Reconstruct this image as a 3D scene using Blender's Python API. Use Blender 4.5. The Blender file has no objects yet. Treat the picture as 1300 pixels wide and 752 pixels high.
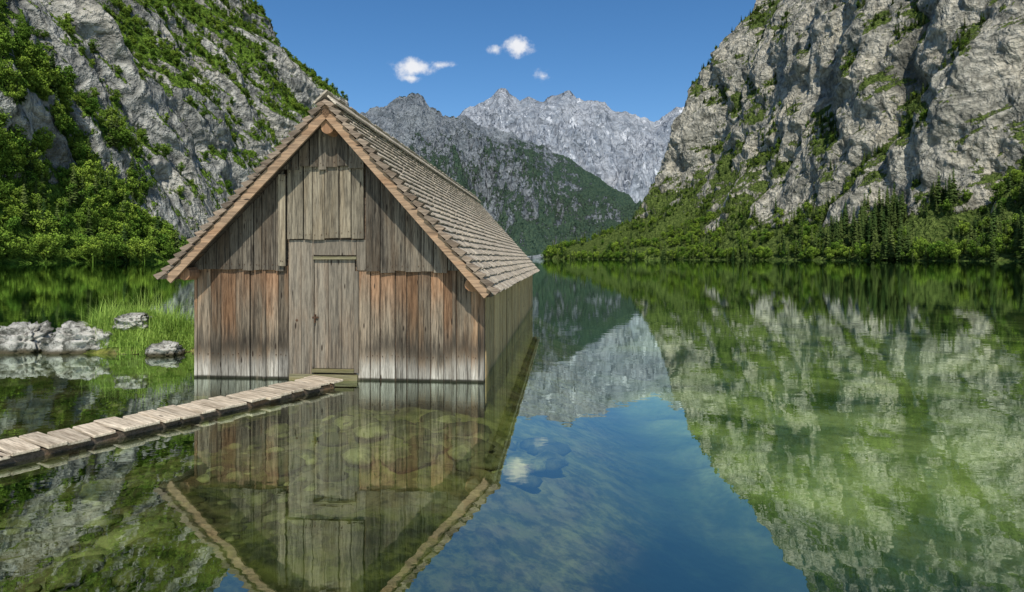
import bpy, math, random
import numpy as np
from mathutils import Vector, noise as N
random.seed(7); np.random.seed(7)
R=random.random
def U(a,b): return a+(b-a)*random.random()
sc=bpy.context.scene
# ------------------------------------------------------------ node helpers
class NT:
    def __init__(s,nt): s.nt=nt; s.n=nt.nodes; s.l=nt.links
    def set(s,sock,v):
        if hasattr(v,'links') or isinstance(v,bpy.types.NodeSocket): s.l.new(v,sock)
        else:
            if isinstance(v,(tuple,list)) and len(v)==3 and sock.type=='RGBA': v=(*v,1)
            sock.default_value=v
    def math(s,op,a,b=0.0,c=None,clamp=False):
        n=s.n.new('ShaderNodeMath'); n.operation=op; n.use_clamp=clamp
        s.set(n.inputs[0],a); s.set(n.inputs[1],b)
        if c is not None: s.set(n.inputs[2],c)
        return n.outputs[0]
    def mix(s,f,a,b,mode='MIX'):
        n=s.n.new('ShaderNodeMix'); n.data_type='RGBA'; n.blend_type=mode; n.clamp_factor=True
        s.set(n.inputs[0],f); s.set(n.inputs[6],a); s.set(n.inputs[7],b); return n.outputs[2]
    def ramp(s,f,lo,hi,a=0.0,b=1.0,smooth=True):
        n=s.n.new('ShaderNodeMapRange'); n.interpolation_type='SMOOTHSTEP' if smooth else 'LINEAR'
        s.set(n.inputs[0],f); s.set(n.inputs[1],lo); s.set(n.inputs[2],hi); s.set(n.inputs[3],a); s.set(n.inputs[4],b); return n.outputs[0]
    def coord(s,k='Object'):
        n=s.n.new('ShaderNodeTexCoord'); return n.outputs[k]
    def mapping(s,v,scale=(1,1,1),loc=(0,0,0),rot=(0,0,0)):
        n=s.n.new('ShaderNodeMapping'); s.set(n.inputs[0],v); n.inputs[1].default_value=loc; n.inputs[2].default_value=rot; n.inputs[3].default_value=scale; return n.outputs[0]
    def noise(s,v,scale,detail=4,rough=0.55,dist=0.0,out=0):
        n=s.n.new('ShaderNodeTexNoise'); s.set(n.inputs['Vector'],v); n.inputs['Scale'].default_value=scale
        n.inputs['Detail'].default_value=detail; n.inputs['Roughness'].default_value=rough; n.inputs['Distortion'].default_value=dist; return n.outputs[out]
    def vor(s,v,scale,feat='F1',out=0):
        n=s.n.new('ShaderNodeTexVoronoi'); n.feature=feat; s.set(n.inputs['Vector'],v); n.inputs['Scale'].default_value=scale; return n.outputs[out]
    def vmath(s,op,a,b):
        n=s.n.new('ShaderNodeVectorMath'); n.operation=op; s.set(n.inputs[0],a); s.set(n.inputs[1],b); return n.outputs[0]
    def sep(s,v):
        n=s.n.new('ShaderNodeSeparateXYZ'); s.set(n.inputs[0],v); return n.outputs
    def comb(s,x,y,z):
        n=s.n.new('ShaderNodeCombineXYZ'); s.set(n.inputs[0],x); s.set(n.inputs[1],y); s.set(n.inputs[2],z); return n.outputs[0]
    def attr(s,name):
        n=s.n.new('ShaderNodeAttribute'); n.attribute_name=name; return n.outputs
    def bump(s,h,strength=0.5,dist=0.02,nrm=None):
        n=s.n.new('ShaderNodeBump'); n.inputs['Strength'].default_value=strength; n.inputs['Distance'].default_value=dist
        s.set(n.inputs['Height'],h)
        if nrm is not None: s.set(n.inputs['Normal'],nrm)
        return n.outputs[0]
def newmat(name):
    m=bpy.data.materials.new(name); m.use_nodes=True; m.node_tree.nodes.clear()
    t=NT(m.node_tree); return m,t
def finish(t,col,rough=0.85,nrm=None,spec=0.25,trans=None):
    o=t.n.new('ShaderNodeOutputMaterial')
    if spec<=0:
        p=t.n.new('ShaderNodeBsdfDiffuse'); t.set(p.inputs[0],col)
        if nrm is not None: t.set(p.inputs['Normal'],nrm)
    else:
        p=t.n.new('ShaderNodeBsdfPrincipled')
        t.set(p.inputs['Base Color'],col); t.set(p.inputs['Roughness'],rough); p.inputs['Specular IOR Level'].default_value=spec
        if nrm is not None: t.set(p.inputs['Normal'],nrm)
    if trans:
        tr=t.n.new('ShaderNodeBsdfTranslucent'); t.set(tr.inputs[0],col); mx=t.n.new('ShaderNodeMixShader'); mx.inputs[0].default_value=trans
        t.l.new(p.outputs[0],mx.inputs[1]); t.l.new(tr.outputs[0],mx.inputs[2]); t.l.new(mx.outputs[0],o.inputs[0])
    else: t.l.new(p.outputs[0],o.inputs[0])
# ------------------------------------------------------------ mesh helpers
class MB:
    def __init__(s): s.v=[]; s.f=[]; s.c=[]
    def face(s,pts,col=(0.5,0.5,0.5)):
        k=len(s.v); s.v+= [tuple(p) for p in pts]; s.f.append(tuple(range(k,k+len(pts)))); s.c.append(col)
    def hexa(s,p,col=None):
        if col is None: col=(R(),R(),R())
        k=len(s.v); s.v+=[tuple(q) for q in p]
        for f in ((0,3,2,1),(4,5,6,7),(0,1,5,4),(1,2,6,5),(2,3,7,6),(3,0,4,7)):
            s.f.append(tuple(k+i for i in f)); s.c.append(col)
    def box(s,x0,x1,y0,y1,z0,z1,col=None):
        s.hexa([(x0,y0,z0),(x1,y0,z0),(x1,y1,z0),(x0,y1,z0),(x0,y0,z1),(x1,y0,z1),(x1,y1,z1),(x0,y1,z1)],col)
    def cyl(s,a,b,r0,r1,n=8,col=(0.5,0.5,0.5),jit=0.0):
        a=Vector(a); b=Vector(b); d=(b-a).normalized(); t=Vector((1,0,0)) if abs(d.x)<0.8 else Vector((0,1,0))
        x=d.cross(t).normalized(); y=d.cross(x); k=len(s.v)
        for c,r in ((a,r0),(b,r1)):
            for i in range(n):
                q=r*(1+jit*(R()-.5)); an=2*math.pi*i/n; s.v.append(tuple(c+x*q*math.cos(an)+y*q*math.sin(an)))
        for i in range(n):
            j=(i+1)%n; s.f.append((k+i,k+j,k+n+j,k+n+i)); s.c.append(col)
        s.f.append(tuple(k+n-1-i for i in range(n))); s.c.append(col); s.f.append(tuple(k+n+i for i in range(n))); s.c.append(col)
    def obj(s,name,mat,parent=None,smooth=False,bevel=0):
        me=bpy.data.meshes.new(name); me.from_pydata(s.v,[],s.f)
        at=me.color_attributes.new('col','FLOAT_COLOR','CORNER')
        arr=[]
        for f,c in zip(s.f,s.c): arr+= [c[0],c[1],c[2],1.0]*len(f)
        at.data.foreach_set('color',arr)
        if smooth: me.polygons.foreach_set('use_smooth',[True]*len(me.polygons))
        me.materials.append(mat); o=bpy.data.objects.new(name,me); sc.collection.objects.link(o)
        if parent: o.parent=parent
        if bevel:
            b=o.modifiers.new('b','BEVEL'); b.width=bevel; b.segments=1; b.limit_method='ANGLE'
        return o
def gridobj(name,P,mat,cols=None,smooth=True):
    a,b=P.shape[:2]; me=bpy.data.meshes.new(name)
    idx=np.arange(a*b).reshape(a,b)
    F=np.stack([idx[:-1,:-1],idx[1:,:-1],idx[1:,1:],idx[:-1,1:]],-1).reshape(-1,4)
    me.vertices.add(a*b); me.vertices.foreach_set('co',P.reshape(-1).astype(np.float32))
    me.loops.add(F.size); me.loops.foreach_set('vertex_index',F.reshape(-1).astype(np.int32))
    me.polygons.add(len(F)); me.polygons.foreach_set('loop_start',np.arange(0,F.size,4,dtype=np.int32))
    me.update(calc_edges=True); me.validate()
    me.polygons.foreach_set('use_smooth',[smooth]*len(me.polygons))
    if cols is not None:
        at=me.color_attributes.new('col','FLOAT_COLOR','POINT')
        C=np.ones((a*b,4),np.float32); C[:,:3]=cols.reshape(-1,3); at.data.foreach_set('color',C.reshape(-1))
    me.materials.append(mat); o=bpy.data.objects.new(name,me); sc.collection.objects.link(o); return o
def empty(name,loc=(0,0,0),rz=0):
    e=bpy.data.objects.new(name,None); e.location=loc; e.rotation_euler=(0,0,rz); sc.collection.objects.link(e); return e
def sstep(a,b,x):
    t=np.clip((x-a)/(b-a),0,1); return t*t*(3-2*t)
# ------------------------------------------------------------ materials
def wood(name,dark,light,axis='z',warm=(0.30,0.15,0.06),warmamt=0.25,lower=False,grainscale=1.0,rough=0.85,var=0.55,moss=0.0,streak=0.0):
    m,t=newmat(name); c=t.coord(); a=t.attr('col'); ar=t.sep(a[1])
    sx={'z':(38,38,2.2),'y':(38,2.2,38),'x':(2.2,38,38)}[axis]
    off=t.comb(t.math('MULTIPLY',ar[0],37.0),t.math('MULTIPLY',ar[1],19.0),t.math('MULTIPLY',ar[2],23.0))
    v=t.vmath('ADD',t.mapping(c,scale=tuple(q*grainscale for q in sx)),off)
    g1=t.noise(v,1.0,6,0.65,0.4); g2=t.noise(v,4.0,3,0.7)
    lo={'z':(5,5,0.8),'y':(5,.8,5),'x':(.8,5,5)}[axis]
    g3=t.noise(t.vmath('ADD',t.mapping(c,scale=lo),off),1.0,4,0.6)
    f=t.ramp(t.math('ADD',t.math('MULTIPLY',g1,0.65),t.math('MULTIPLY',g2,0.35)),0.35,0.65)
    col=t.mix(f,dark,light)
    col=t.mix(t.math('MULTIPLY',t.ramp(g3,0.45,0.7),warmamt*1.6,clamp=True),col,t.mix(f,tuple(q*0.5 for q in warm),warm))
    if lower:
        z=t.sep(c)[2]; zz=t.math('ADD',z,t.math('MULTIPLY',t.math('SUBTRACT',g3,0.5),1.3))
        zz=t.math('ADD',zz,t.math('MULTIPLY',t.math('SUBTRACT',ar[1],0.5),1.0))
        org=t.mix(f,(0.09,0.044,0.022),(0.31,0.165,0.085))
        col=t.mix(t.math('MULTIPLY',t.ramp(zz,0.55,1.4),0.72),col,org)
        pale=t.mix(f,(0.16,0.145,0.12),(0.52,0.49,0.43))
        zb=t.math('ADD',z,t.math('ADD',t.math('MULTIPLY',t.math('SUBTRACT',g1,0.5),0.5),t.math('MULTIPLY',t.math('SUBTRACT',ar[2],0.5),0.14)))
        col=t.mix(t.math('MULTIPLY',t.ramp(zb,0.36,0.10),0.8),col,pale)
        dk=t.ramp(zb,0.75,0.40); dk2=t.ramp(zb,0.26,0.46)
        col=t.mix(t.math('MULTIPLY',t.math('MULTIPLY',dk,dk2),0.7),col,(0.035,0.03,0.024))
        col=t.mix(t.ramp(z,0.045,0.015),col,(0.03,0.03,0.02))
    if streak:
        g4=t.noise(t.vmath('ADD',t.mapping(c,scale={'z':(14,14,0.9),'y':(14,.9,14),'x':(.9,14,14)}[axis]),off),1.0,5,0.7)
        col=t.mix(t.math('MULTIPLY',t.ramp(g4,0.52,0.68),streak),col,tuple(q*0.4 for q in dark))
        col=t.mix(t.math('MULTIPLY',t.ramp(g4,0.44,0.32),streak*0.5),col,tuple(min(1,q*1.35) for q in light))
    kn=t.vor(t.vmath('ADD',t.mapping(c,scale={'z':(9,9,2.2),'y':(9,2.2,9),'x':(2.2,9,9)}[axis]),off),1.0)
    col=t.mix(t.ramp(kn,0.13,0.06),col,(0.03,0.022,0.016))
    if moss: col=t.mix(t.math('MULTIPLY',t.ramp(g3,0.4,0.65),moss),col,(0.13,0.15,0.05))
    val=t.math('ADD',t.math('MULTIPLY',ar[0],var),1.0-var*0.5)
    col=t.mix(1.0,col,t.comb(val,val,val),'MULTIPLY')
    finish(t,col,rough,t.bump(t.math('ADD',g1,t.math('MULTIPLY',g2,0.5)),0.8,0.008),0.15); return m
M_low=wood('wall_lower_wood',(0.05,0.041,0.03),(0.24,0.19,0.135),lower=True,warmamt=0.25,streak=0.65,var=0.7)
M_up=wood('wall_upper_wood',(0.036,0.031,0.025),(0.19,0.16,0.12),warmamt=0.35,warm=(0.13,0.085,0.05),streak=0.7,var=0.75)
M_mid=wood('wall_mid_wood',(0.085,0.072,0.054),(0.31,0.265,0.19),warmamt=0.3,warm=(0.22,0.16,0.09),var=0.55,streak=0.6)
M_door=wood('door_wood',(0.085,0.073,0.058),(0.25,0.212,0.16),warmamt=0.15,var=0.5,streak=0.5)
M_side=wood('side_wood',(0.20,0.15,0.075),(0.50,0.38,0.20),warmamt=0.4,warm=(0.44,0.29,0.12),streak=0.5)
M_sh=wood('shingle_wood',(0.21,0.18,0.14),(0.58,0.50,0.39),axis='x',warmamt=0.2,warm=(0.31,0.215,0.13),var=0.5,grainscale=1.4)
M_shv=wood('verge_shingle_wood',(0.10,0.075,0.055),(0.27,0.21,0.155),axis='x',warmamt=0.1,var=0.8)
M_barge=wood('barge_wood',(0.17,0.115,0.075),(0.40,0.27,0.17),axis='x',warmamt=0.3,warm=(0.38,0.2,0.1),var=0.2,streak=0.5)
M_deck=wood('deck_wood',(0.05,0.04,0.03),(0.14,0.11,0.085),axis='y')
M_log=wood('log_end_wood',(0.18,0.10,0.055),(0.36,0.20,0.11),warmamt=0.3,var=0.2)
M_moss=wood('mossy_wood',(0.10,0.09,0.05),(0.24,0.21,0.13),axis='x',moss=0.4,var=0.2)

def rockmat(name,lo,hi,green_d,green_l,s=1.0,bumpd=3.0,stain=0.6,vegfine=0.35,warm=(0.40,0.36,0.28),bedamt=0.35,snow=0.0):
    m,t=newmat(name); c=t.coord(); a=t.sep(t.attr('col')[1])
    n1=t.noise(c,0.02*s,4,0.62); n2=t.noise(c,0.12*s,5,0.7)
    wv=t.noise(c,0.05*s,2,0.6,out=1)
    wc=t.vmath('ADD',t.mapping(c,scale=(s,s,s)),t.vmath('MULTIPLY',t.vmath('SUBTRACT',wv,(0.5,0.5,0.5)),(26,26,26)))
    n3=t.noise(t.mapping(wc,scale=(0.10,0.10,0.016)),1.0,4,0.65,0.3)
    bed=t.noise(t.mapping(wc,scale=(0.02,0.02,0.17),rot=(0.5,0.15,0)),1.0,3,0.6)
    vo=t.vor(t.mapping(wc,scale=(0.07,0.07,0.032)),1.0); vo2=t.vor(t.mapping(wc,scale=(0.25,0.25,0.13)),1.0)
    h=t.math('ADD',t.math('MULTIPLY',n2,0.6),t.math('MULTIPLY',n1,0.4))
    col=t.mix(t.ramp(h,0.36,0.62),lo,hi)
    col=t.mix(t.math('MULTIPLY',t.ramp(n1,0.45,0.65),0.5),col,warm)
    col=t.mix(t.math('MULTIPLY',t.ramp(n3,0.52,0.68),stain),col,tuple(q*0.35 for q in lo))
    col=t.mix(t.math('MULTIPLY',t.ramp(bed,0.54,0.62),bedamt),col,tuple(q*0.5 for q in lo))
    col=t.mix(t.math('MULTIPLY',t.ramp(vo2,0.45,0.8),0.5),col,tuple(q*0.4 for q in lo))
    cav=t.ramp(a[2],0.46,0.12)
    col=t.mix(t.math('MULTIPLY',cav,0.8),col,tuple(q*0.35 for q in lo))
    if snow: col=t.mix(t.math('MULTIPLY',t.ramp(n3,0.41,0.36),snow),col,(0.72,0.74,0.77))
    vn=t.noise(c,0.35*s,3,0.75); v2=t.noise(c,0.06*s,4,0.7)
    vg=t.math('ADD',a[0],t.math('ADD',t.math('MULTIPLY',t.math('SUBTRACT',vn,0.5),vegfine*2.4),t.math('MULTIPLY',t.math('SUBTRACT',v2,0.5),vegfine*3)))
    vm=t.ramp(vg,0.42,0.56)
    gcol=t.mix(t.ramp(vn,0.35,0.68),green_d,green_l)
    col=t.mix(vm,col,gcol)
    hh=t.math('ADD',t.math('MULTIPLY',n2,1.0),t.math('ADD',t.math('MULTIPLY',n3,-0.5),t.math('MULTIPLY',t.math('MULTIPLY',vn,vm),0.8)))
    hh=t.math('ADD',hh,t.math('ADD',t.math('MULTIPLY',vo,-0.9),t.math('MULTIPLY',vo2,-0.35)))
    finish(t,col,0.95,t.bump(hh,1.0,bumpd),0); return m
M_cliffR=rockmat('limestone_cliff_right',(0.23,0.225,0.185),(0.58,0.55,0.46),(0.045,0.075,0.018),(0.16,0.21,0.055),bumpd=7,stain=0.6,warm=(0.47,0.42,0.31))
M_cliffL=rockmat('limestone_cliff_left',(0.18,0.185,0.17),(0.58,0.57,0.51),(0.04,0.08,0.012),(0.17,0.27,0.04),bumpd=7,stain=0.65)
M_mid_mt=rockmat('mid_mountain_hazed_rock',(0.13,0.155,0.175),(0.28,0.30,0.32),(0.045,0.08,0.06),(0.085,0.13,0.08),s=0.35,bumpd=24,vegfine=0.45,stain=0.4,warm=(0.22,0.25,0.26))  # distance haze painted into these colours: bluish rock and greens, low contrast
M_far_mt=rockmat('far_mountain_hazed_rock',(0.20,0.23,0.27),(0.38,0.405,0.44),(0.15,0.2,0.2),(0.2,0.26,0.24),s=0.12,bumpd=45,stain=0.35,vegfine=0.2,warm=(0.35,0.37,0.40),bedamt=0.15,snow=0.6)  # paler and bluer: aerial haze is baked into the base colours; snow streaks separate

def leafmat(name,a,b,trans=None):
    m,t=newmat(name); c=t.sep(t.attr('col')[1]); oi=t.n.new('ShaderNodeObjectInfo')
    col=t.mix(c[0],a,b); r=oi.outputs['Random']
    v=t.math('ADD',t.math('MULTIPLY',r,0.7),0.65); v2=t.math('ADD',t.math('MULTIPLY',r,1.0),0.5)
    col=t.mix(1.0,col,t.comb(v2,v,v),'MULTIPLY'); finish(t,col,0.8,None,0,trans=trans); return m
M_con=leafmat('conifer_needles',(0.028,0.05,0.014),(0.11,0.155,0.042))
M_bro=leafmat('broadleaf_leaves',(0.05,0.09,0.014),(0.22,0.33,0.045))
M_gra=leafmat('grass_blades',(0.12,0.23,0.03),(0.38,0.52,0.12),0.25)
m,t=newmat('boulder_stone'); c=t.coord(); n1=t.noise(c,3,8,0.7); n2=t.noise(c,14,6,0.7)
col=t.mix(t.ramp(n1,0.38,0.58),(0.08,0.08,0.065),(0.50,0.48,0.43)); col=t.mix(t.ramp(n2,0.54,0.66),col,(0.05,0.048,0.04))
zz=t.sep(t.n.new('ShaderNodeNewGeometry').outputs[0])[2]
col=t.mix(t.ramp(zz,0.10,0.02),col,(0.07,0.06,0.035))
finish(t,col,0.9,t.bump(t.math('ADD',n1,n2),0.9,0.06),0.15); M_stone=m
m,t=newmat('submerged_stone'); c=t.coord(); n1=t.noise(c,5,6,0.7); a=t.sep(t.attr('col')[1])
col=t.mix(t.ramp(n1,0.35,0.65),(0.06,0.065,0.022),(0.27,0.255,0.10)); v=t.math('ADD',t.math('MULTIPLY',t.math('POWER',a[0],2.0),1.1),0.4)
zz=t.sep(c)[2]
col=t.mix(1.0,col,t.comb(v,v,v),'MULTIPLY'); col=t.mix(t.ramp(zz,-0.45,-1.1),col,(0.02,0.05,0.035)); finish(t,col,0.9,t.bump(n1,0.6,0.03),0); M_sub=m
# ------------------------------------------------------------ camera
F=760.0; CH=1.6
cam=bpy.data.cameras.new('Camera'); co=bpy.data.objects.new('Camera',cam); sc.collection.objects.link(co); sc.camera=co
co.location=(0,0,CH); co.rotation_euler=(math.pi/2,0,0); cam.sensor_width=36; cam.lens=F/1300*36; cam.shift_y=-48/1300; cam.clip_end=30000; cam.clip_start=0.1
# ------------------------------------------------------------ sun + sky
S=Vector((0.05,-0.64,0)).normalized(); EL=math.radians(50)
S=Vector((S.x*math.cos(EL),S.y*math.cos(EL),math.sin(EL)))
sl=bpy.data.lights.new('sun','SUN'); sl.energy=5.0; sl.angle=math.radians(0.5); sl.color=(1,0.95,0.85)
so=bpy.data.objects.new('sun',sl); so.rotation_euler=(-S).to_track_quat('-Z','Y').to_euler(); sc.collection.objects.link(so)
w=bpy.data.worlds.new('World'); sc.world=w; w.use_nodes=True; w.node_tree.nodes.clear(); t=NT(w.node_tree)
sky=t.n.new('ShaderNodeTexSky'); sky.sky_type='NISHITA'; sky.sun_disc=False; sky.sun_elevation=EL; sky.sun_rotation=math.atan2(S.x,S.y)
sky.altitude=600; sky.air_density=1.0; sky.dust_density=0.6; sky.ozone_density=3.0
d=t.coord('Generated'); x,y,z=t.sep(d)
ys=t.math('MAXIMUM',y,0.05); px=t.math('DIVIDE',x,ys); pz=t.math('DIVIDE',z,ys)
pv=t.comb(px,pz,0.0); nn=t.noise(pv,26,6,0.6); nb=t.noise(pv,60,5,0.65)
tot=None
for (cx,cz,rx,rz,w8) in [(-0.168,0.318,0.052,0.022,1.0),(-0.118,0.322,0.045,0.010,0.75),(0.012,0.352,0.036,0.026,1.0),(-0.03,0.312+0.035,0.022,0.012,0.75),(0.052,0.304,0.026,0.019,0.66),(-0.17,0.30,0.03,0.012,0.8)]:
    ax=t.math('DIVIDE',t.math('SUBTRACT',px,cx),rx); az=t.math('DIVIDE',t.math('SUBTRACT',pz,cz),rz)
    r=t.math('SQRT',t.math('ADD',t.math('MULTIPLY',ax,ax),t.math('MULTIPLY',az,az)))
    mk=t.math('MULTIPLY',t.math('SUBTRACT',1.0,r,clamp=True),w8); tot=mk if tot is None else t.math('MAXIMUM',tot,mk)
dn=t.math('ADD',t.math('MULTIPLY',t.math('SUBTRACT',nn,0.5),1.4),t.math('MULTIPLY',t.math('SUBTRACT',nb,0.5),1.0))
dens=t.math('MULTIPLY',t.ramp(t.math('ADD',tot,dn),0.15,0.95),t.ramp(tot,0.0,0.25))
hs=t.n.new('ShaderNodeHueSaturation'); hs.inputs['Saturation'].default_value=1.25; hs.inputs['Value'].default_value=1.25; t.l.new(sky.outputs[0],hs.inputs['Color'])
skc=t.mix(t.math('MULTIPLY',dens,0.97),hs.outputs[0],(8.4,8.5,8.8))
bg=t.n.new('ShaderNodeBackground'); t.set(bg.inputs[0],skc); bg.inputs[1].default_value=0.105
wo=t.n.new('ShaderNodeOutputWorld'); t.l.new(bg.outputs[0],wo.inputs[0])
sc.view_settings.view_transform='Standard'; sc.view_settings.look='None'; sc.view_settings.exposure=0
# ------------------------------------------------------------ water
m,t=newmat('lake_water'); c=t.coord(); 
rp=t.noise(t.mapping(c,scale=(1.0,1.6,1.0)),1.6,3,0.5); r2=t.noise(c,7,2,0.5)
nr=t.bump(t.math('ADD',rp,t.math('MULTIPLY',r2,0.12)),0.10,0.014)
fr=t.n.new('ShaderNodeFresnel'); fr.inputs[0].default_value=1.33; t.l.new(nr,fr.inputs['Normal'])
fac=t.math('ADD',t.math('MULTIPLY',t.math('POWER',fr.outputs[0],0.85),0.95),0.28,clamp=True)
gl=t.n.new('ShaderNodeBsdfGlossy'); gl.inputs['Roughness'].default_value=0.0; gl.inputs['Color'].default_value=(0.84,0.95,0.87,1); t.l.new(nr,gl.inputs['Normal'])
tr=t.n.new('ShaderNodeBsdfTransparent'); tr.inputs[0].default_value=(0.86,0.97,0.89,1)
mx=t.n.new('ShaderNodeMixShader'); t.l.new(fac,mx.inputs[0]); t.l.new(tr.outputs[0],mx.inputs[1]); t.l.new(gl.outputs[0],mx.inputs[2])
o=t.n.new('ShaderNodeOutputMaterial'); t.l.new(mx.outputs[0],o.inputs[0]); M_water=m
P=np.array([[(-7000,-300,0),(-7000,9000,0)],[(7000,-300,0),(7000,9000,0)]],float)
gridobj('lake_water',P,M_water,smooth=False)
# ------------------------------------------------------------ lake bed
def axis(a,b,st,lo,hi):
    c=list(np.arange(a,b,st)); s_=st; x_=b
    while x_<hi: c.append(x_); s_*=1.18; x_+=s_
    c.append(hi); s_=st; x_=a-st; pre=[]
    while x_>lo: pre.append(x_); s_*=1.18; x_-=s_
    pre.append(lo); return np.array(pre[::-1]+c)
XS=axis(-11,12,0.10,-7000,7000); YS=axis(2.0,16,0.10,-300,9000)
GX,GY=np.meshgrid(XS,YS,indexing='ij')
nf=np.vectorize(lambda x,y,s_,o_: N.fractal(Vector((x*s_,y*s_,o_)),0.9,2.1,4))
def clampn(a): return np.clip(a,-60,60)
n_a=nf(clampn(GX),clampn(GY),0.45,1.3); n_b=nf(clampn(GX),clampn(GY),2.2,5.1); n_c=nf(clampn(GX),clampn(GY),0.16,7.7)
dep=0.42+0.75*sstep(-1.2,2.4,GX-0.05*(GY-8)+0.3*n_a)+0.3*sstep(4.2,2.5,GY)
bank=sstep(0.10,0.34,GX/np.maximum(GY,1)+0.14*n_a)*sstep(60,26,GY)*sstep(1.0,3.0,GX)*sstep(3.2,6.4,GY+1.4*n_c)
dep=dep+0.25*sstep(0.3,3,GX)*(1-bank)
dep=dep+3.0*sstep(18,60,GY)*(1-bank)+8*sstep(50,160,np.hypot(GX,GY))
leftfar=sstep(-3,-5,GX)*sstep(12.2,15,GY); dep=dep+1.5*leftfar
flat=1-0.6*sstep(-0.5,1.5,GX)
z=-dep+(0.13*n_a+0.05*n_b)*np.where(np.hypot(GX,GY)<60,1,0)*flat
def hill(cx,cy,rx,ry,h):
    return h*np.exp(-(((GX-cx)/rx)**2+((GY-cy)/ry)**2))
z=z+hill(-6.35,10.7,1.35,0.78,0.85)+hill(-8.6,10.7,1.7,0.55,0.42)+hill(-10.5,9.5,2.5,1.2,0.3)+hill(-6,7.5,2.5,1.6,0.14)+hill(-1.0,6.6,1.6,0.9,0.12)
BZ=z
def bedz(x,y):
    i=int(np.clip(np.searchsorted(XS,x),1,len(XS)-1)); j=int(np.clip(np.searchsorted(YS,y),1,len(YS)-1)); return float(BZ[i,j])
deepf=np.clip(sstep(0.2,2.2,GX-0.05*(GY-8)+0.4*n_a)*(0.55+0.45*sstep(8,3.5,GY))+sstep(16,40,GY)+leftfar,0,1)
P=np.stack([GX,GY,z],-1); C=np.stack([deepf,bank,np.clip(0.5+n_c,0,1)],-1)
m,t=newmat('lake_bed_ground'); c=t.coord(); a=t.sep(t.attr('col')[1])
n1=t.noise(c,0.9,6,0.65); n2=t.noise(c,5,5,0.7); v2=t.vor(c,6.5,out=1); v3=t.sep(v2)[0]
ve=t.vor(c,6.5,'DISTANCE_TO_EDGE'); n0=t.noise(c,0.28,5,0.65,0.8)
col=t.mix(t.ramp(n2,0.35,0.65),(0.055,0.048,0.02),(0.20,0.16,0.075))
col=t.mix(t.math('MULTIPLY',t.math('MULTIPLY',t.ramp(v3,0.55,0.95),0.7),t.ramp(ve,0.01,0.10)),col,(0.27,0.24,0.14))
col=t.mix(t.math('MULTIPLY',t.ramp(n1,0.40,0.56),0.85),col,t.mix(t.ramp(n2,0.4,0.6),(0.03,0.042,0.01),(0.13,0.14,0.028)))
col=t.mix(t.math('MULTIPLY',t.ramp(n0,0.50,0.62),0.75),col,t.mix(t.ramp(n2,0.4,0.6),(0.15,0.16,0.035),(0.32,0.31,0.09)))
col=t.mix(t.math('MULTIPLY',t.ramp(n0,0.48,0.38),0.85),col,(0.012,0.018,0.007))
bankc=t.mix(t.ramp(n0,0.38,0.62),(0.07,0.12,0.04),(0.44,0.50,0.17)); bankc=t.mix(t.math('MULTIPLY',t.ramp(n1,0.45,0.65),0.65),bankc,(0.14,0.22,0.055))
bankc=t.mix(t.math('MULTIPLY',t.ramp(n2,0.5,0.7),0.3),bankc,(0.08,0.12,0.03))
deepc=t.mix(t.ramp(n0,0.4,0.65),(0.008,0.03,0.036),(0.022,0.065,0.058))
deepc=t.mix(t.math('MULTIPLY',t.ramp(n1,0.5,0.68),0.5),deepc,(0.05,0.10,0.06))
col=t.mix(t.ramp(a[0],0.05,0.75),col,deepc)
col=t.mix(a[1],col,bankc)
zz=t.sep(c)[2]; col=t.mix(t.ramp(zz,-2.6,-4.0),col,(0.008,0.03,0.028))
gr=t.ramp(zz,0.03,0.12); col=t.mix(gr,col,t.mix(n2,(0.06,0.11,0.02),(0.17,0.22,0.05)))
finish(t,col,0.95,t.bump(t.math('ADD',n2,t.math('MULTIPLY',ve,1.0)),0.5,0.05),0); 
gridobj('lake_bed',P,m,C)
def stone(mb,x,y,zc,sx,sy,sz,seed,sub=(10,6)):
    nu,nv=sub; k=len(mb.v); cr=R(); rot=U(0,6.28)
    for j in range(nv+1):
        ph=-math.pi/2+math.pi*j/nv
        for i in range(nu):
            th=2*math.pi*i/nu; dx,dy,dz=math.cos(ph)*math.cos(th),math.cos(ph)*math.sin(th),math.sin(ph)
            q=1+0.38*N.noise(Vector((dx*1.3+seed,dy*1.3,dz*1.3)))+0.15*N.noise(Vector((dx*3+seed,dy*3,dz*3)))
            X_,Y_=dx*sx*q,dy*sy*q
            mb.v.append((x+X_*math.cos(rot)-Y_*math.sin(rot),y+X_*math.sin(rot)+Y_*math.cos(rot),zc+dz*sz*q))
    for j in range(nv):
        for i in range(nu):
            i2=(i+1)%nu; mb.f.append((k+j*nu+i,k+j*nu+i2,k+(j+1)*nu+i2,k+(j+1)*nu+i)); mb.c.append((cr,cr,cr))
mb=MB(); cnt=0
for i in range(1500):
    y=U(3.4,12); x=U(-0.86*y-0.5,0.2)
    if N.noise(Vector((x*0.5,y*0.5,9)))<0.02+0.12*R(): continue
    if -4.4<x<-0.3 and y>7.9: continue
    b=bedz(x,y)
    if b>-0.12 or b<-1.3: continue
    s_=U(0.02,0.07)*(1+1.5*(R()**6)); stone(mb,x,y,b,s_*U(1,1.6),s_,min(s_*0.5,-b*0.6),R()*100,(8,5)); cnt+=1
for i in range(60):
    y=U(5.7,7.9); x=U(-2.2,0.5)
    if y>7.5 and x<-0.3: continue
    b=bedz(x,y); s_=U(0.08,0.2); stone(mb,x,y,max(b,-0.6)+0.03,s_*1.4,s_,0.06,R()*100,(10,6))
mb.obj('submerged_stones',M_sub,smooth=True)
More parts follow.
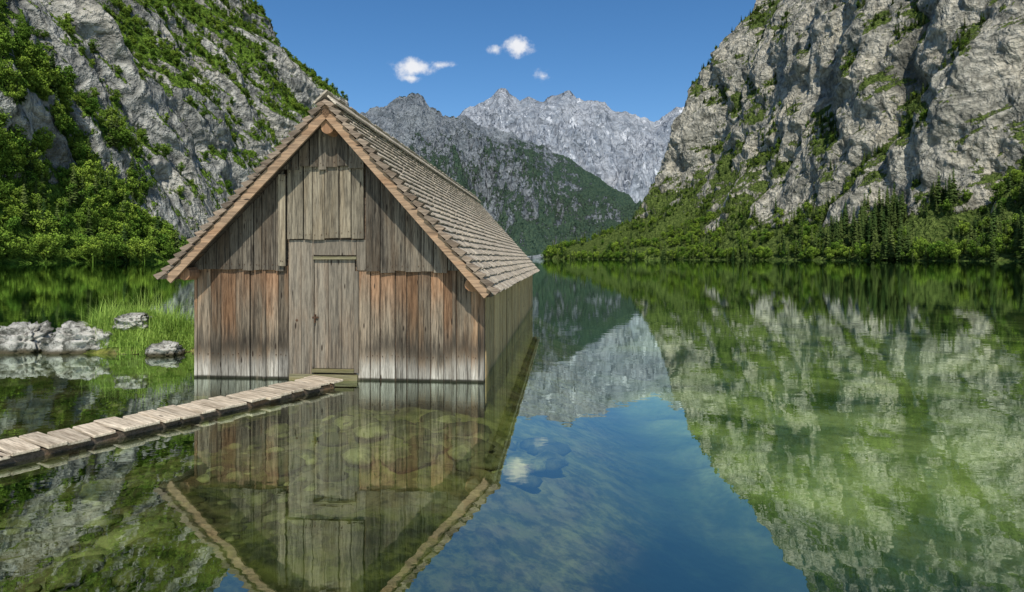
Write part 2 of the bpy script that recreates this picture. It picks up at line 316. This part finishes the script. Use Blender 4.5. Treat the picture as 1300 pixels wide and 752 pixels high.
def boulder(name,x,y,sx,sy,sz,zc,seed,ridg=0.35):
    mb=MB(); nu,nv=80,48
    for j in range(nv+1):
        ph=-math.pi/2+math.pi*j/nv
        for i in range(nu):
            th=2*math.pi*i/nu; d=Vector((math.cos(ph)*math.cos(th),math.cos(ph)*math.sin(th),math.sin(ph)))
            s_=Vector((seed,seed*2,0)); q=1+ridg*N.noise(d*1.2+s_)+0.24*N.noise(d*2.6+s_)-0.22*abs(N.noise(d*4+s_))*2+0.09*N.noise(d*10+s_)
            dd=Vector((math.copysign(abs(d.x)**0.75,d.x),math.copysign(abs(d.y)**0.75,d.y),math.copysign(abs(d.z)**0.7,d.z)))
            mb.v.append((dd.x*sx*q,dd.y*sy*q,dd.z*sz*q))
    for j in range(nv):
        for i in range(nu):
            i2=(i+1)%nu; mb.f.append((j*nu+i,j*nu+i2,(j+1)*nu+i2,(j+1)*nu+i)); mb.c.append((.5,.5,.5))
    o=mb.obj(name,M_stone,smooth=True); o.location=(x,y,zc); return o
boulder('boulder',-8.48,10.35,0.52,0.35,0.34,0.12,3.1)
boulder('boulder',-7.38,10.35,0.62,0.38,0.32,0.12,8.7)
boulder('boulder',-6.55,10.35,0.30,0.2,0.14,0.50,5.7)
boulder('boulder',-5.75,9.95,0.26,0.2,0.14,0.06,1.7)
boulder('boulder',-7.9,10.75,0.25,0.2,0.14,0.08,12.7)
mb=MB()
def blade(mb,x,y,z,h,w,lean,az,col):
    dx,dy=math.cos(az),math.sin(az); px_,py_=-dy*w/2,dx*w/2; pts=[]; n=4
    for i in range(n+1):
        f=i/n; l=lean*f*f*h; hz=h*(f-0.35*lean*f*f*min(1,lean)); ww=1-f**1.5
        pts.append(((x+dx*l-px_*ww,y+dy*l-py_*ww,z+hz),(x+dx*l+px_*ww,y+dy*l+py_*ww,z+hz)))
    for i in range(n):
        a,b=pts[i],pts[i+1]; mb.face([a[0],a[1],b[1],b[0]] if i<n-1 else [a[0],a[1],b[0]],col)
for i in range(14000):
    a_=U(0,6.28); r_=math.sqrt(R()); x=-6.25+1.25*r_*math.cos(a_); y=10.75+0.8*r_*math.sin(a_)
    b=bedz(x,y)
    if b<0.0: continue
    tall=N.noise(Vector((x*1.6,y*1.6,4)))+0.25-0.25*abs(x+6.8)
    h=U(0.11,0.26)+(U(0.1,0.35) if tall>0.1 and R()<0.22 else 0)
    cl=N.noise(Vector((x*3,y*3,1)))*0.5+0.5
    blade(mb,x,y,b-0.02,h,U(0.008,0.016),U(0.1,1.4),U(0,6.28),(min(1,max(0,cl*0.8+0.4*R()-0.05)),0,0))
for i in range(260):
    x=-6.85+random.gauss(0,0.4); y=10.95+random.gauss(0,0.25); b=bedz(x,y)
    if b<0.02: continue
    blade(mb,x,y,b,U(0.35,0.8),0.006,U(0,0.8),U(0,6.28),(1,0,0))
mb.obj('grass_clump',M_gra)
# ------------------------------------------------------------ boathouse
yaw=-math.atan(65/760.0)
H=empty('wooden_boathouse',(-2.308,7.91,0),yaw)
W2=1.9275; LW=12.6; ZR=3.60
VF=-0.38; VB=12.95
sR=(ZR-1.20)/2.14; sL=(ZR-1.38)/2.20
HS={1:(2.14,sR),-1:(2.20,sL)}
def roofz(u): return ZR-abs(u)*(sR if u>0 else sL)
TH=0.13
def wz(u): return roofz(u)-TH
nails=MB()
def board(mb,u0,u1,z0,v0,th=0.024,zt=None,col=None,gap=0.004):
    u0+=gap; u1-=gap
    za=wz(u0) if zt is None else min(zt,wz(u0)); zb=wz(u1) if zt is None else min(zt,wz(u1))
    t0=U(-.007,.007)
    mb.hexa([(u0,v0-th+t0,z0+U(-.006,.006)),(u1,v0-th-t0,z0+U(-.006,.006)),(u1,v0,z0),(u0,v0,z0),(u0,v0-th+t0,za),(u1,v0-th-t0,zb),(u1,v0,zb),(u0,v0,za)],col)
    for zn in (max(z0+0.07,0.32),min(za,zb)-0.09):
        for uu in (u0+0.03,u1-0.03):
            q=uu+U(-.006,.006); zq=zn+U(-.012,.012); nails.box(q-.0045,q+.0045,v0-th-0.010,v0-th+0.006,zq-.0045,zq+.0045)
def boards(mb,u0,u1,wd,z0,v0,zt=None,zj=0.0,vj=0.012,zj2=0.0):
    u=u0
    while u<u1-0.01:
        w_=wd*U(0.7,1.35); 
        if u+w_>u1-0.06: w_=u1-u
        board(mb,u,u+w_,z0+U(-zj,zj),v0-U(0,vj),zt=None if zt is None else zt+U(-zj2,zj2),gap=U(0.002,0.009)); u+=w_
mb=MB(); boards(mb,-W2,-0.65,0.165,-0.25,0,zt=1.50); boards(mb,0.27,W2-0.05,0.155,-0.25,0,zt=1.50)
mb.box(W2-0.05,W2+0.03,-0.046,0.08,-0.25,1.36); mb.box(-W2-0.03,-W2+0.004,-0.046,0.08,-0.25,1.5)
for u in (-1.0,1.55): mb.box(u,u+0.045,-0.062,-0.046,-0.2,1.49)
mb.obj('lower_front_wall',M_low,H)
mb=MB(); boards(mb,-W2-0.02,-0.70,0.16,1.44,-0.048,zj=0.022); boards(mb,0.40,W2+0.02,0.165,1.43,-0.048,zj=0.022)
boards(mb,-0.70,0.40,0.13,2.78,-0.098,zj=0.03)
mb.obj('upper_front_wall',M_up,H)
mb=MB(); boards(mb,-0.655,0.385,0.17,1.86,-0.056,zt=2.84,zj=0.015,zj2=0.0); boards(mb,-0.76,-0.655,0.1,1.50,-0.086,zt=2.7)
mb.obj('gable_panel',M_mid,H)
mb=MB(); mb.box(-0.64,-0.475,-0.05,0,-0.02,1.84); mb.box(-0.47,-0.325,-0.046,0,-0.02,1.84); mb.box(-0.325,0.27,-0.045,0,1.64,1.84); mb.box(0.255,0.31,-0.070,0,0.1,1.43); mb.box(0.28,0.40,-0.05,0,1.44,1.84); mb.box(-0.325,-0.30,-0.055,0,-0.02,1.64)
mb.obj('door_frame',M_door,H)
mb=MB()
for a_,b_ in ((-0.295,-0.11),(-0.104,0.07),(0.076,0.25)): mb.box(a_,b_,-0.035,-0.008,0.15,1.60)
mb.obj('door',M_door,H)
mb=MB(); mb.box(-0.30,0.28,-0.075,-0.037,1.585,1.622); mb.box(-0.32,0.25,-0.08,-0.002,0.10,0.143); mb.box(-0.62,0.30,-0.09,-0.052,-0.03,0.075)
mb.obj('door_batten',M_moss,H)
m,t=newmat('rusty_iron'); finish(t,t.mix(t.noise(t.coord(),40,4),(0.03,0.02,0.015),(0.12,0.06,0.03)),0.7); M_iron=m
mb=MB(); mb.box(-0.32,-0.24,-0.062,-0.0362,0.81,0.83); mb.cyl((-0.53,-0.0505,0.78),(-0.53,-0.056,0.78),0.016,0.016,10); mb.box(-0.287,-0.272,-0.07,-0.036,0.75,0.86)
mb.obj('door_latch',M_iron,H); nails.obj('nails',M_iron,H)
mb=MB(); v=0.085
while v<LW-0.05:
    w_=U(0.13,0.2); v2_=min(v+w_,LW)
    for sgn in (1,-1):
        j=U(0,0.014); a_=sgn*(W2-0.02); b_=sgn*(W2+0.006+j); zt=wz(sgn*W2)+0.0
        mb.box(min(a_,b_),max(a_,b_),v+0.006,v2_-0.006,-0.25,zt)
    v=v2_
u=-W2
while u<W2-0.05:
    w_=min(0.17,W2-u); mb.hexa([(u+.004,LW,-.25),(u+w_-.004,LW,-.25),(u+w_-.004,LW+.024,-.25),(u+.004,LW+.024,-.25),(u+.004,LW,wz(u)),(u+w_-.004,LW,wz(u+w_)),(u+w_-.004,LW+.024,wz(u+w_)),(u+.004,LW+.024,wz(u))]); u+=w_
mb.obj('side_wall',M_side,H)
mb=MB(); mb.box(-W2+0.03,W2-0.03,0.01,0.03,-0.2,1.3); mb.hexa([(-W2+.03,.01,1.31),(W2-.03,.01,1.31),(W2-.03,.03,1.31),(-W2+.03,.03,1.31),(-.03,.01,wz(0)-.05),(.03,.01,wz(0)-.05),(.03,.03,wz(0)-.05),(-.03,.03,wz(0)-.05)])
for sgn in (1,-1):
    for k in range(7): mb.box(sgn*(W2-0.12)-0.05,sgn*(W2-0.12)+0.05,0.1+k*2.05,0.2+k*2.05,-1.4,1.3)
mb.obj('timber_frame',M_deck,H)
mb=MB()
mb.cyl((0,-0.335,ZR-0.34),(0,LW,ZR-0.34),0.085,0.085,14)
mb.cyl((-W2-0.02,-0.28,1.40),(-W2-0.02,-0.075,1.40),0.085,0.09,12,jit=.1); mb.cyl((W2-0.09,-0.28,1.27),(W2-0.09,-0.085,1.27),0.09,0.095,12,jit=.1)
mb.obj('purlin_log',M_log,H)
mb=MB(); mb.box(W2+0.022,W2+0.10,0.1,LW,wz(W2)-0.22,wz(W2)-0.12); mb.box(-W2-0.10,-W2-0.022,0.1,LW,wz(-W2)-0.22,wz(-W2)-0.12); mb.obj('wall_plate',M_deck,H)
mdk=MB(); msh=MB(); mvg=MB(); mbg=MB()
for sgn in (1,-1):
    hs_,sl_=HS[sgn]; L=hs_*math.hypot(1,sl_); dv=Vector((sgn,0,-sl_)).normalized(); nv=Vector((sgn*sl_,0,1)).normalized()
    top=Vector((0,0,ZR))
    def Q(s_,v_,n_): return top+dv*s_+nv*n_+Vector((0,v_,0))
    def slab(mb,s0,s1,v0,v1,n0a,n1a,n0b,n1b,col=None):
        mb.hexa([Q(s0,v0,n0a),Q(s1,v0,n0b),Q(s1,v1,n0b),Q(s0,v1,n0a),Q(s0,v0,n1a),Q(s1,v0,n1b),Q(s1,v1,n1b),Q(s0,v1,n1a)],col)
    slab(mdk,0.02,L-0.04,VF+0.04,VB-0.03,-0.085,-0.055,-0.085,-0.055)
    slab(mbg,0.0,L-0.02,VF+0.005,VF+0.036,-0.165,-0.056,-0.165,-0.056,(0.6,0.4,0.3))
    slab(mbg,0.0,L-0.02,VB-0.03,VB-0.002,-0.165,-0.056,-0.165,-0.056,(0.6,0.4,0.3))
    slab(mdk,L-0.10,L-0.06,VF+0.04,VB-0.04,-0.14,-0.088,-0.14,-0.088)
    rows=25; ex=(L+0.04)/rows
    for r in range(rows):
        s1=(r+1)*ex; s0=s1-ex*1.75
        if s0<0: s0=0.0
        v=VF-0.03
        first=True
        while v<VB:
            w_=U(0.07,0.16); v2_=min(v+w_,VB+U(-.01,.02)); j=U(-0.016,0.012); t_=U(0.011,0.018); lift=U(0,0.006)
            if first:
                v2_=v+0.12
                slab(mvg,max(0,s1-ex*1.02),s1+j+0.012,v+U(-.02,.012),v2_,-0.055,-0.01,-0.05+0.02,0.048+lift,(U(.1,.95),R(),R()))
                first=False
            else: slab(msh,s0,s1+j,v+0.002,v2_-0.002,-0.04,-0.03,0.0,t_+lift)
            v=v2_
    slab(msh,L-0.12,L+0.02,VF,VB,-0.05,-0.02,-0.05,-0.02)
    v=VF-0.05
    while v<VB:
        w_=U(0.14,0.24); ov=0.09 if sgn==-1 else 0.0
        slab(msh,-ov+U(-.012,.012),0.15+U(-.01,.01),v+0.003,min(v+w_,VB),0.040,0.062,0.050,0.075); v+=w_
mdk.obj('roof_deck',M_deck,H); msh.obj('roof_shingles',M_sh,H); mvg.obj('verge_shingles',M_shv,H); mbg.obj('bargeboard',M_barge,H)
# ------------------------------------------------------------ walkway
A=Vector((-5.1,3.14,0)); B=Vector((-2.36,7.50,0)); dirv=(B-A).normalized(); wk=empty('plank_walkway',A,math.atan2(dirv.y,dirv.x))
Lw=(B-A).length; mb=MB(); x=0
while x<Lw:
    w_=U(0.16,0.22); hw=0.245+U(-.03,.03); off=U(-.025,.025); a_=U(-.06,.06); zt=0.085+U(-.008,.008)
    pts=[]
    for zz_ in (zt-0.03,zt):
        for (xx,yy) in ((x,-hw+off),(x+w_-0.026,-hw+off),(x+w_-0.026,hw+off),(x,hw+off)):
            pts.append((xx+a_*yy,yy,zz_+U(-.003,.003)+a_*0.1*yy))
    mb.hexa(pts); x+=w_
mb.obj('planks',wood('plank_wood_cross',(0.26,0.21,0.15),(0.68,0.58,0.44),axis='y',warmamt=0.1,var=0.4,streak=0.3),wk,bevel=0.006)
mb=MB(); mb.box(-0.1,Lw,-0.20,-0.13,-0.03,0.046); mb.box(-0.1,Lw,0.13,0.20,-0.03,0.046)
for k in range(5):
    for s_ in (-0.165,0.165): mb.cyl((0.3+k*1.1,s_,-0.7),(0.3+k*1.1,s_,-0.032),0.045,0.04,8)
mb.obj('stringers',M_deck,wk)
# ------------------------------------------------------------ cliffs
def interp(tab,x):
    a=np.array(tab,float); return np.interp(x,a[:,0],a[:,1])
def fld(fn,*arrs):
    return np.vectorize(fn,otypes=[float])(*arrs)
def cliff(name,side,Ys,Zs,offs,mat,seed,diag,vegbias,amp,gully=()):
    YY,ZZ=np.meshgrid(Ys,Zs,indexing='ij'); X0=offs(YY,ZZ)
    e=sstep(-2,60,ZZ)*0.8+0.2
    big=fld(lambda y,z:N.fractal(Vector((y/150,z/260,seed)),0.9,2.0,3),YY,ZZ)
    rid=fld(lambda y,z:N.ridged_multi_fractal(Vector(((y+diag*z)/95,(z-diag*y*0.3)/190,seed+3)),0.85,2.1,6,1.0,2.0),YY,ZZ)
    fine=fld(lambda y,z:N.fractal(Vector((y/16,z/24,seed+7)),0.7,2.2,5),YY,ZZ)
    wob=fld(lambda y,z:N.fractal(Vector((y/90,z/90,seed+9)),0.9,2.0,3),YY,ZZ)
    w2=fld(lambda y,z:N.fractal(Vector((y/40,z/40,seed+12)),0.9,2.0,3),YY,ZZ)
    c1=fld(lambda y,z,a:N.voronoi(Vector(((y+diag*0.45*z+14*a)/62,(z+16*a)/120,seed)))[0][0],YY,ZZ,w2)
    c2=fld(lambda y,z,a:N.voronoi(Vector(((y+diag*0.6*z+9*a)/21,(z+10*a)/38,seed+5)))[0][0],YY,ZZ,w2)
    st=(ZZ+diag*40*wob+22*wob+5*fine-0.25*diag*YY)/34.0; saw=(st-np.floor(st)); led=np.where(saw<0.8,saw*1.25*0.35,0.35+(saw-0.8)*5*0.65)-saw
    disp=e*amp*(big*1.0-(rid-1.0)*0.5+fine*0.2+(c1-0.4)*2.3+(c2-0.4)*0.85)-led*amp*0.35*e
    vg=0
    for (y0,k,wd,dp,vb,zlo,zhi) in gully:
        g=np.exp(-((YY-(y0+k*ZZ)+12*wob+6*w2)/(wd*(1+0.5*wob)))**2)*sstep(zlo-30,zlo,ZZ)*sstep(zhi+60,zhi,ZZ); disp=disp+dp*g; vg=vg+vb*g
    X=side*(X0+disp)
    Pn=np.stack([X,YY,ZZ],-1)
    gu=np.gradient(Pn,axis=0); gv=np.gradient(Pn,axis=1); n=np.cross(gu,gv); n/=np.linalg.norm(n,axis=-1,keepdims=True)+1e-9
    sg=np.where(n[...,0]*side<0,1,-1)[...,None]; n=n*sg
    vn=fld(lambda y,z:N.fractal(Vector(((y+diag*z)/45,(z)/75,seed+20)),0.8,2.1,5),YY,ZZ)
    vs_=fld(lambda y,z:N.fractal(Vector(((y*0.5+z*0.85*np.sign(-diag)*-1)/38,(z*0.5)/150,seed+27)),0.9,2.1,3),YY,ZZ)
    veg=0.26+ (n[...,2]-0.42)*0.85+0.34*vn+0.32*vs_+0.35*(c1-0.45)+vegbias(YY,ZZ)+vg
    veg=np.clip(veg,0,1)
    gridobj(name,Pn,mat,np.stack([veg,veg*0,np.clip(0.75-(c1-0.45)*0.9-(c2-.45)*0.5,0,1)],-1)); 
    return Pn,n,veg
offR_end=[(-8,-20),(0,0),(12,6),(27,62),(57,121),(134,180),(211,204),(282,233),(335,275),(388,328),(502,399),(700,520)]
offR_mid=[(-8,-15),(0,0),(12,18),(30,36),(90,68),(200,105),(300,150),(400,190),(550,260),(700,350)]
offR_near=[(-8,-12),(0,0),(12,18),(35,42),(100,85),(200,135),(300,190),(450,270),(700,400)]
shR=[(-150,420),(0,340),(300,262),(500,228),(600,212),(700,175),(800,110),(900,45),(950,60),(1100,240),(1300,500)]
def offsR(Y,Z):
    a=interp(offR_end,Z); b=interp(offR_mid,Z); c=interp(offR_near,Z)
    k=sstep(560,900,Y); k2=sstep(450,200,Y)
    o=(b*(1-k2)+c*k2)*(1-k)+a*k
    return interp(shR,Y)+o
Ys=np.concatenate([np.linspace(60,150,20),np.linspace(155,1000,620),np.linspace(1010,1300,30)]); Zs=np.concatenate([np.linspace(-8,400,300),np.linspace(403,700,110)])
def vbR(Y,Z):
    return 0.75*sstep(42,10,Z+0*Y)+0.42*sstep(170,50,Z)*sstep(640,850,Y)-0.04+0.20*sstep(470,300,Y)*sstep(130,40,Z)+0.12*sstep(90,40,Z)
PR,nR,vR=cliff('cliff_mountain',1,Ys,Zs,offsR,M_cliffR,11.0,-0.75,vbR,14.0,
   gully=[(545,-0.55,15,9,0.42,0,260),(395,-0.35,11,7,0.42,0,170),(690,-0.5,14,8,0.30,0,160),(800,-0.25,14,5,0.28,0,220),(600,-0.2,8,5,0.2,120,350)])
offL_end=[(-8,-15),(0,0),(60,14),(120,20),(175,30),(216,80),(234,112),(276,126),(302,149),(357,182),(500,270),(650,360)]
offL_near=[(-8,-10),(0,0),(10,12),(50,32),(90,52),(130,80),(200,118),(300,175),(450,260),(650,380)]
shL=[(-150,230),(0,165),(170,152),(250,146),(350,140),(500,150),(700,150),(760,200),(900,420)]
def offsL(Y,Z):
    k=sstep(420,690,Y); return interp(shL,Y)+interp(offL_end,Z)*k+interp(offL_near,Z)*(1-k)
Ys=np.concatenate([np.linspace(40,90,12),np.linspace(94,760,560),np.linspace(770,900,14)]); Zs=np.concatenate([np.linspace(-8,330,270),np.linspace(333,650,90)])
def vbL(Y,Z):
    return 0.45*sstep(40,12,Z+0*Y)*sstep(300,200,Y)+0.21+0.32*sstep(260,180,Y)*sstep(110,50,Z)+0.06*sstep(300,700,Y)
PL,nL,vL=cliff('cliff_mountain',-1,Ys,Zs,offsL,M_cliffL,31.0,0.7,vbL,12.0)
# ------------------------------------------------------------ distant mountains
def mountain(name,Yb,Yc,Ye,crest,mat,seed,amp,fs,nx,ny,vegf,base0,jag):
    crest=np.array([((p-650)/F*Yc,(328-q)/F*Yc) for p,q in crest]); 
    xs=np.linspace(crest[0,0],crest[-1,0],nx); vs=np.concatenate([np.linspace(0,1,ny),np.linspace(1.03,1.8,20)])
    XX,VV=np.meshgrid(xs,vs,indexing='ij'); CZ=np.interp(XX,crest[:,0],crest[:,1])
    rel=np.clip(CZ/CZ.max()*1.3,0,1)**1.3
    CZ=CZ+jag*rel*fld(lambda x:N.fractal(Vector((x/fs*5,seed,2)),0.7,2.2,6),XX[:,:1])
    YY=np.where(VV<=1,Yb+(Yc-Yb)*VV,Yc+(Ye-Yc)*(VV-1)/0.8)
    prof=np.where(VV<=1,0.12*VV+0.88*VV**1.35,1-(VV-1)*1.1)
    rid=fld(lambda x,y:N.ridged_multi_fractal(Vector((x/fs,y/fs*0.5,seed)),0.8,2.1,8,1.0,2.0),XX,YY)
    fr=fld(lambda x,y:N.fractal(Vector((x/fs*3,y/fs*3,seed+4)),0.65,2.1,6),XX,YY)
    env=np.clip(VV*3,0,1)*np.where(VV<1,(1-VV**3),0.1)*rel
    Z=CZ*prof+env*amp*((rid-1.1)*0.8+fr*0.3)-base0*(VV<0.02)
    XX2=XX*(YY/Yc)**0.5
    Pn=np.stack([XX2,YY,Z],-1); gu=np.gradient(Pn,axis=0); gv=np.gradient(Pn,axis=1); n=np.cross(gu,gv); n/=np.linalg.norm(n,axis=-1,keepdims=True)
    veg=np.clip(vegf(XX,VV,Z/CZ.max())+ (n[...,2]-0.6)*0.9+0.35*fr,0,1)
    gridobj(name,Pn,mat,np.stack([veg,veg,veg*0+1],-1)); return Pn
mid=[(330,215),(380,190),(430,160),(463,142),(480,134),(498,131),(507,123),(518,122),(530,126),(548,138),(560,147),(580,154),(600,156),(630,163),(655,172),(690,187),(715,196),(745,214),(770,235),(795,250),(820,275),(860,300),(900,315)]
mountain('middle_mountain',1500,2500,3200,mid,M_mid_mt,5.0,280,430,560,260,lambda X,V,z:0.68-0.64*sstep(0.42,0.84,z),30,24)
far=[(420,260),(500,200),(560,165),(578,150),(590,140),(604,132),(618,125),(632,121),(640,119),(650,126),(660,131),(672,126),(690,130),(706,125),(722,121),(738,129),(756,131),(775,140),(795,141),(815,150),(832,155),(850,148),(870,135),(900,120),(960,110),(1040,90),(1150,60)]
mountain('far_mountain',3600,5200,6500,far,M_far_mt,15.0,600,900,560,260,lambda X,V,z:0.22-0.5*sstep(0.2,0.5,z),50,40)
# ------------------------------------------------------------ trees
def conifer(name,seed):
    random.seed(seed); mb=MB(); mb.cyl((0,0,-0.05),(0,0,0.97),0.014,0.002,6,(0,0,0))
    layers=24
    for l in range(layers):
        z=0.07+0.93*l/layers; rr=0.165*(1-z)**0.8*U(0.75,1.15)+0.008; nb=max(4,int(10*(1-z)+4))
        for b in range(nb):
            an=U(0,6.28); r=rr*U(0.6,1.15); dx,dy=math.cos(an),math.sin(an); w_=0.03+0.1*r; dr=r*U(0.25,0.6)
            c0=(dx*0.005,dy*0.005,z+0.012); tip=(dx*r,dy*r,z-dr)
            m1=(dx*r*0.55-dy*w_,dy*r*0.55+dx*w_,z-dr*0.55-0.012); m2=(dx*r*0.55+dy*w_,dy*r*0.55-dx*w_,z-dr*0.55-0.012)
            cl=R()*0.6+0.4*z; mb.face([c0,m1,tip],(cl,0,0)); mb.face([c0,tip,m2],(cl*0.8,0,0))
    return mb
def broad(name,seed):
    random.seed(seed); mb=MB(); mb.cyl((0,0,-0.08),(0,0,0.4),0.03,0.018,6,(0,0,0))
    lobes=[]
    for i in range(15):
        an=U(0,6.28); r=U(0.05,0.30); z=U(0.28,0.86); r*=1.1-abs(z-0.5)*1.2
        p=Vector((math.cos(an)*r,math.sin(an)*r,z)); lobes.append((p,U(0.09,0.17))); mb.cyl((0,0,0.3*z+0.1),p,0.012,0.004,4,(0,0,0))
    for p,rad in lobes:
        tone=U(-0.15,0.15)
        for k in range(65):
            d=Vector((random.gauss(0,1),random.gauss(0,1),random.gauss(0,1))).normalized(); q=p+d*rad*(R()**0.35)
            s_=U(0.018,0.036); a=Vector((random.gauss(0,1),random.gauss(0,1),random.gauss(0,1)+0.5)).normalized(); b=a.cross(d+Vector((0.01,0.02,0.03))).normalized(); a2=b.cross(a)
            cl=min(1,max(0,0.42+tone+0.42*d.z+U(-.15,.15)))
            mb.face([q-b*s_-a2*s_*0.5,q+b*s_*0.2-a2*s_,q+b*s_+a2*s_*0.4,q-b*s_*0.2+a2*s_],(cl,0,0))
    return mb
def forest(name,pts,maker,mat,nvar=3):
    for k in range(nvar):
        sub=pts[k::nvar]
        if not sub: continue
        mb=MB()
        for (x,y,z,s_) in sub:
            an=U(0,6.28); c,s2=math.cos(an)*s_/2,math.sin(an)*s_/2
            mb.face([(x-c+s2,y-s2-c,z),(x+c+s2,y+s2-c,z),(x+c-s2,y+s2+c,z),(x-c-s2,y-s2+c,z)])
        par=mb.obj(name,mat); par.instance_type='FACES'; par.use_instance_faces_scale=True; par.show_instancer_for_render=False; par.show_instancer_for_viewport=False
        st=random.getstate(); tm=maker(name,100+k); random.setstate(st)
        o=tm.obj('tree',mat,par)
def sample(Pn,n,veg,count,fn):
    out=[]; a,b=veg.shape; tries=0
    while len(out)<count and tries<count*60:
        tries+=1; i=random.randrange(a-1); j=random.randrange(b-1); 
        p=Pn[i,j]; pr=fn(p,n[i,j],veg[i,j])
        if R()<pr: out.append((p[0]+U(-1,1),p[1]+U(-1,1),p[2]-0.4))
    return out
random.seed(21)
base=sample(PR,nR,vR,1400,lambda p,n,v:(1.0 if 0<p[2]<50 and 120<p[1]<960 and v>0.5 else 0)*(1.0 if p[2]<22 else 0.5)*(1 if N.noise(Vector(p)*0.015)>-0.12 or p[2]<5 else 0.08))
up=sample(PR,nR,vR,2600,lambda p,n,v:(1.0 if 30<=p[2]<450 and p[1]>150 and v>0.50 else 0)*(1 if N.noise(Vector(p)*0.02+Vector((5,0,0)))>-0.05 else 0.08))
conR=[(x,y,z,U(7,17)*(1 if R()<.85 else 1.3)) for x,y,z in base if R()<0.45]+[(x,y,z,U(4,11)) for x,y,z in up if R()<0.75]
broR=[(x,y,z,U(6,12)) for x,y,z in base if R()<0.5]+[(x,y,z,U(3,7)) for x,y,z in up if R()<0.4]
for i in range(380):
    y=U(200,900); x=interp(shR,y)+U(2,14)
    if N.noise(Vector((y*0.03,0,3)))<-0.2: continue
    (conR if R()<0.35 else broR).append((x,y,0.5,U(4,12)))
for i in range(480):
    y=U(260,480); x=interp(shR,y)+U(2,50); 
    if N.noise(Vector((x,y,0))*0.02)<-0.10: continue
    z=np.interp(x-interp(shR,y),[0,18,42,52],[0,12,34,44]); conR.append((x,y,z-1,U(9,25)))
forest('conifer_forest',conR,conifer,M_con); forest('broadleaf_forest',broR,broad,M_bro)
base=sample(PL,nL,vL,1500,lambda p,n,v:(1.0 if 0<p[2]<75 and 90<p[1]<270 and v>0.45 else 0)*(1.0 if p[2]<40 else 0.45)*(1 if N.noise(Vector(p)*0.03)>-0.2 else 0.15))
up=sample(PL,nL,vL,5400,lambda p,n,v:(1.0 if 10<=p[2]<400 and p[1]>120 and v>0.52 else 0))
conL=[(x,y,z,U(8,16)) for x,y,z in base if R()<0.16]+[(x,y,z,U(4,9)) for x,y,z in up if R()<0.30]
broL=[(x,y,z,U(5,11)) for x,y,z in base if R()<0.75]+[(x,y,z,U(3,7.5)) for x,y,z in up if R()<0.7]
for i in range(240):
    y=U(90,600) if R()<0.4 else U(90,240); x=-(interp(shL,y)+U(-1,10)); broL.append((x,y,0.3,U(4,11)))
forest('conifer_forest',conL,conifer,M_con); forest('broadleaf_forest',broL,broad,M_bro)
print('trees',len(conR),len(broR),len(conL),len(broL),'stones',cnt)
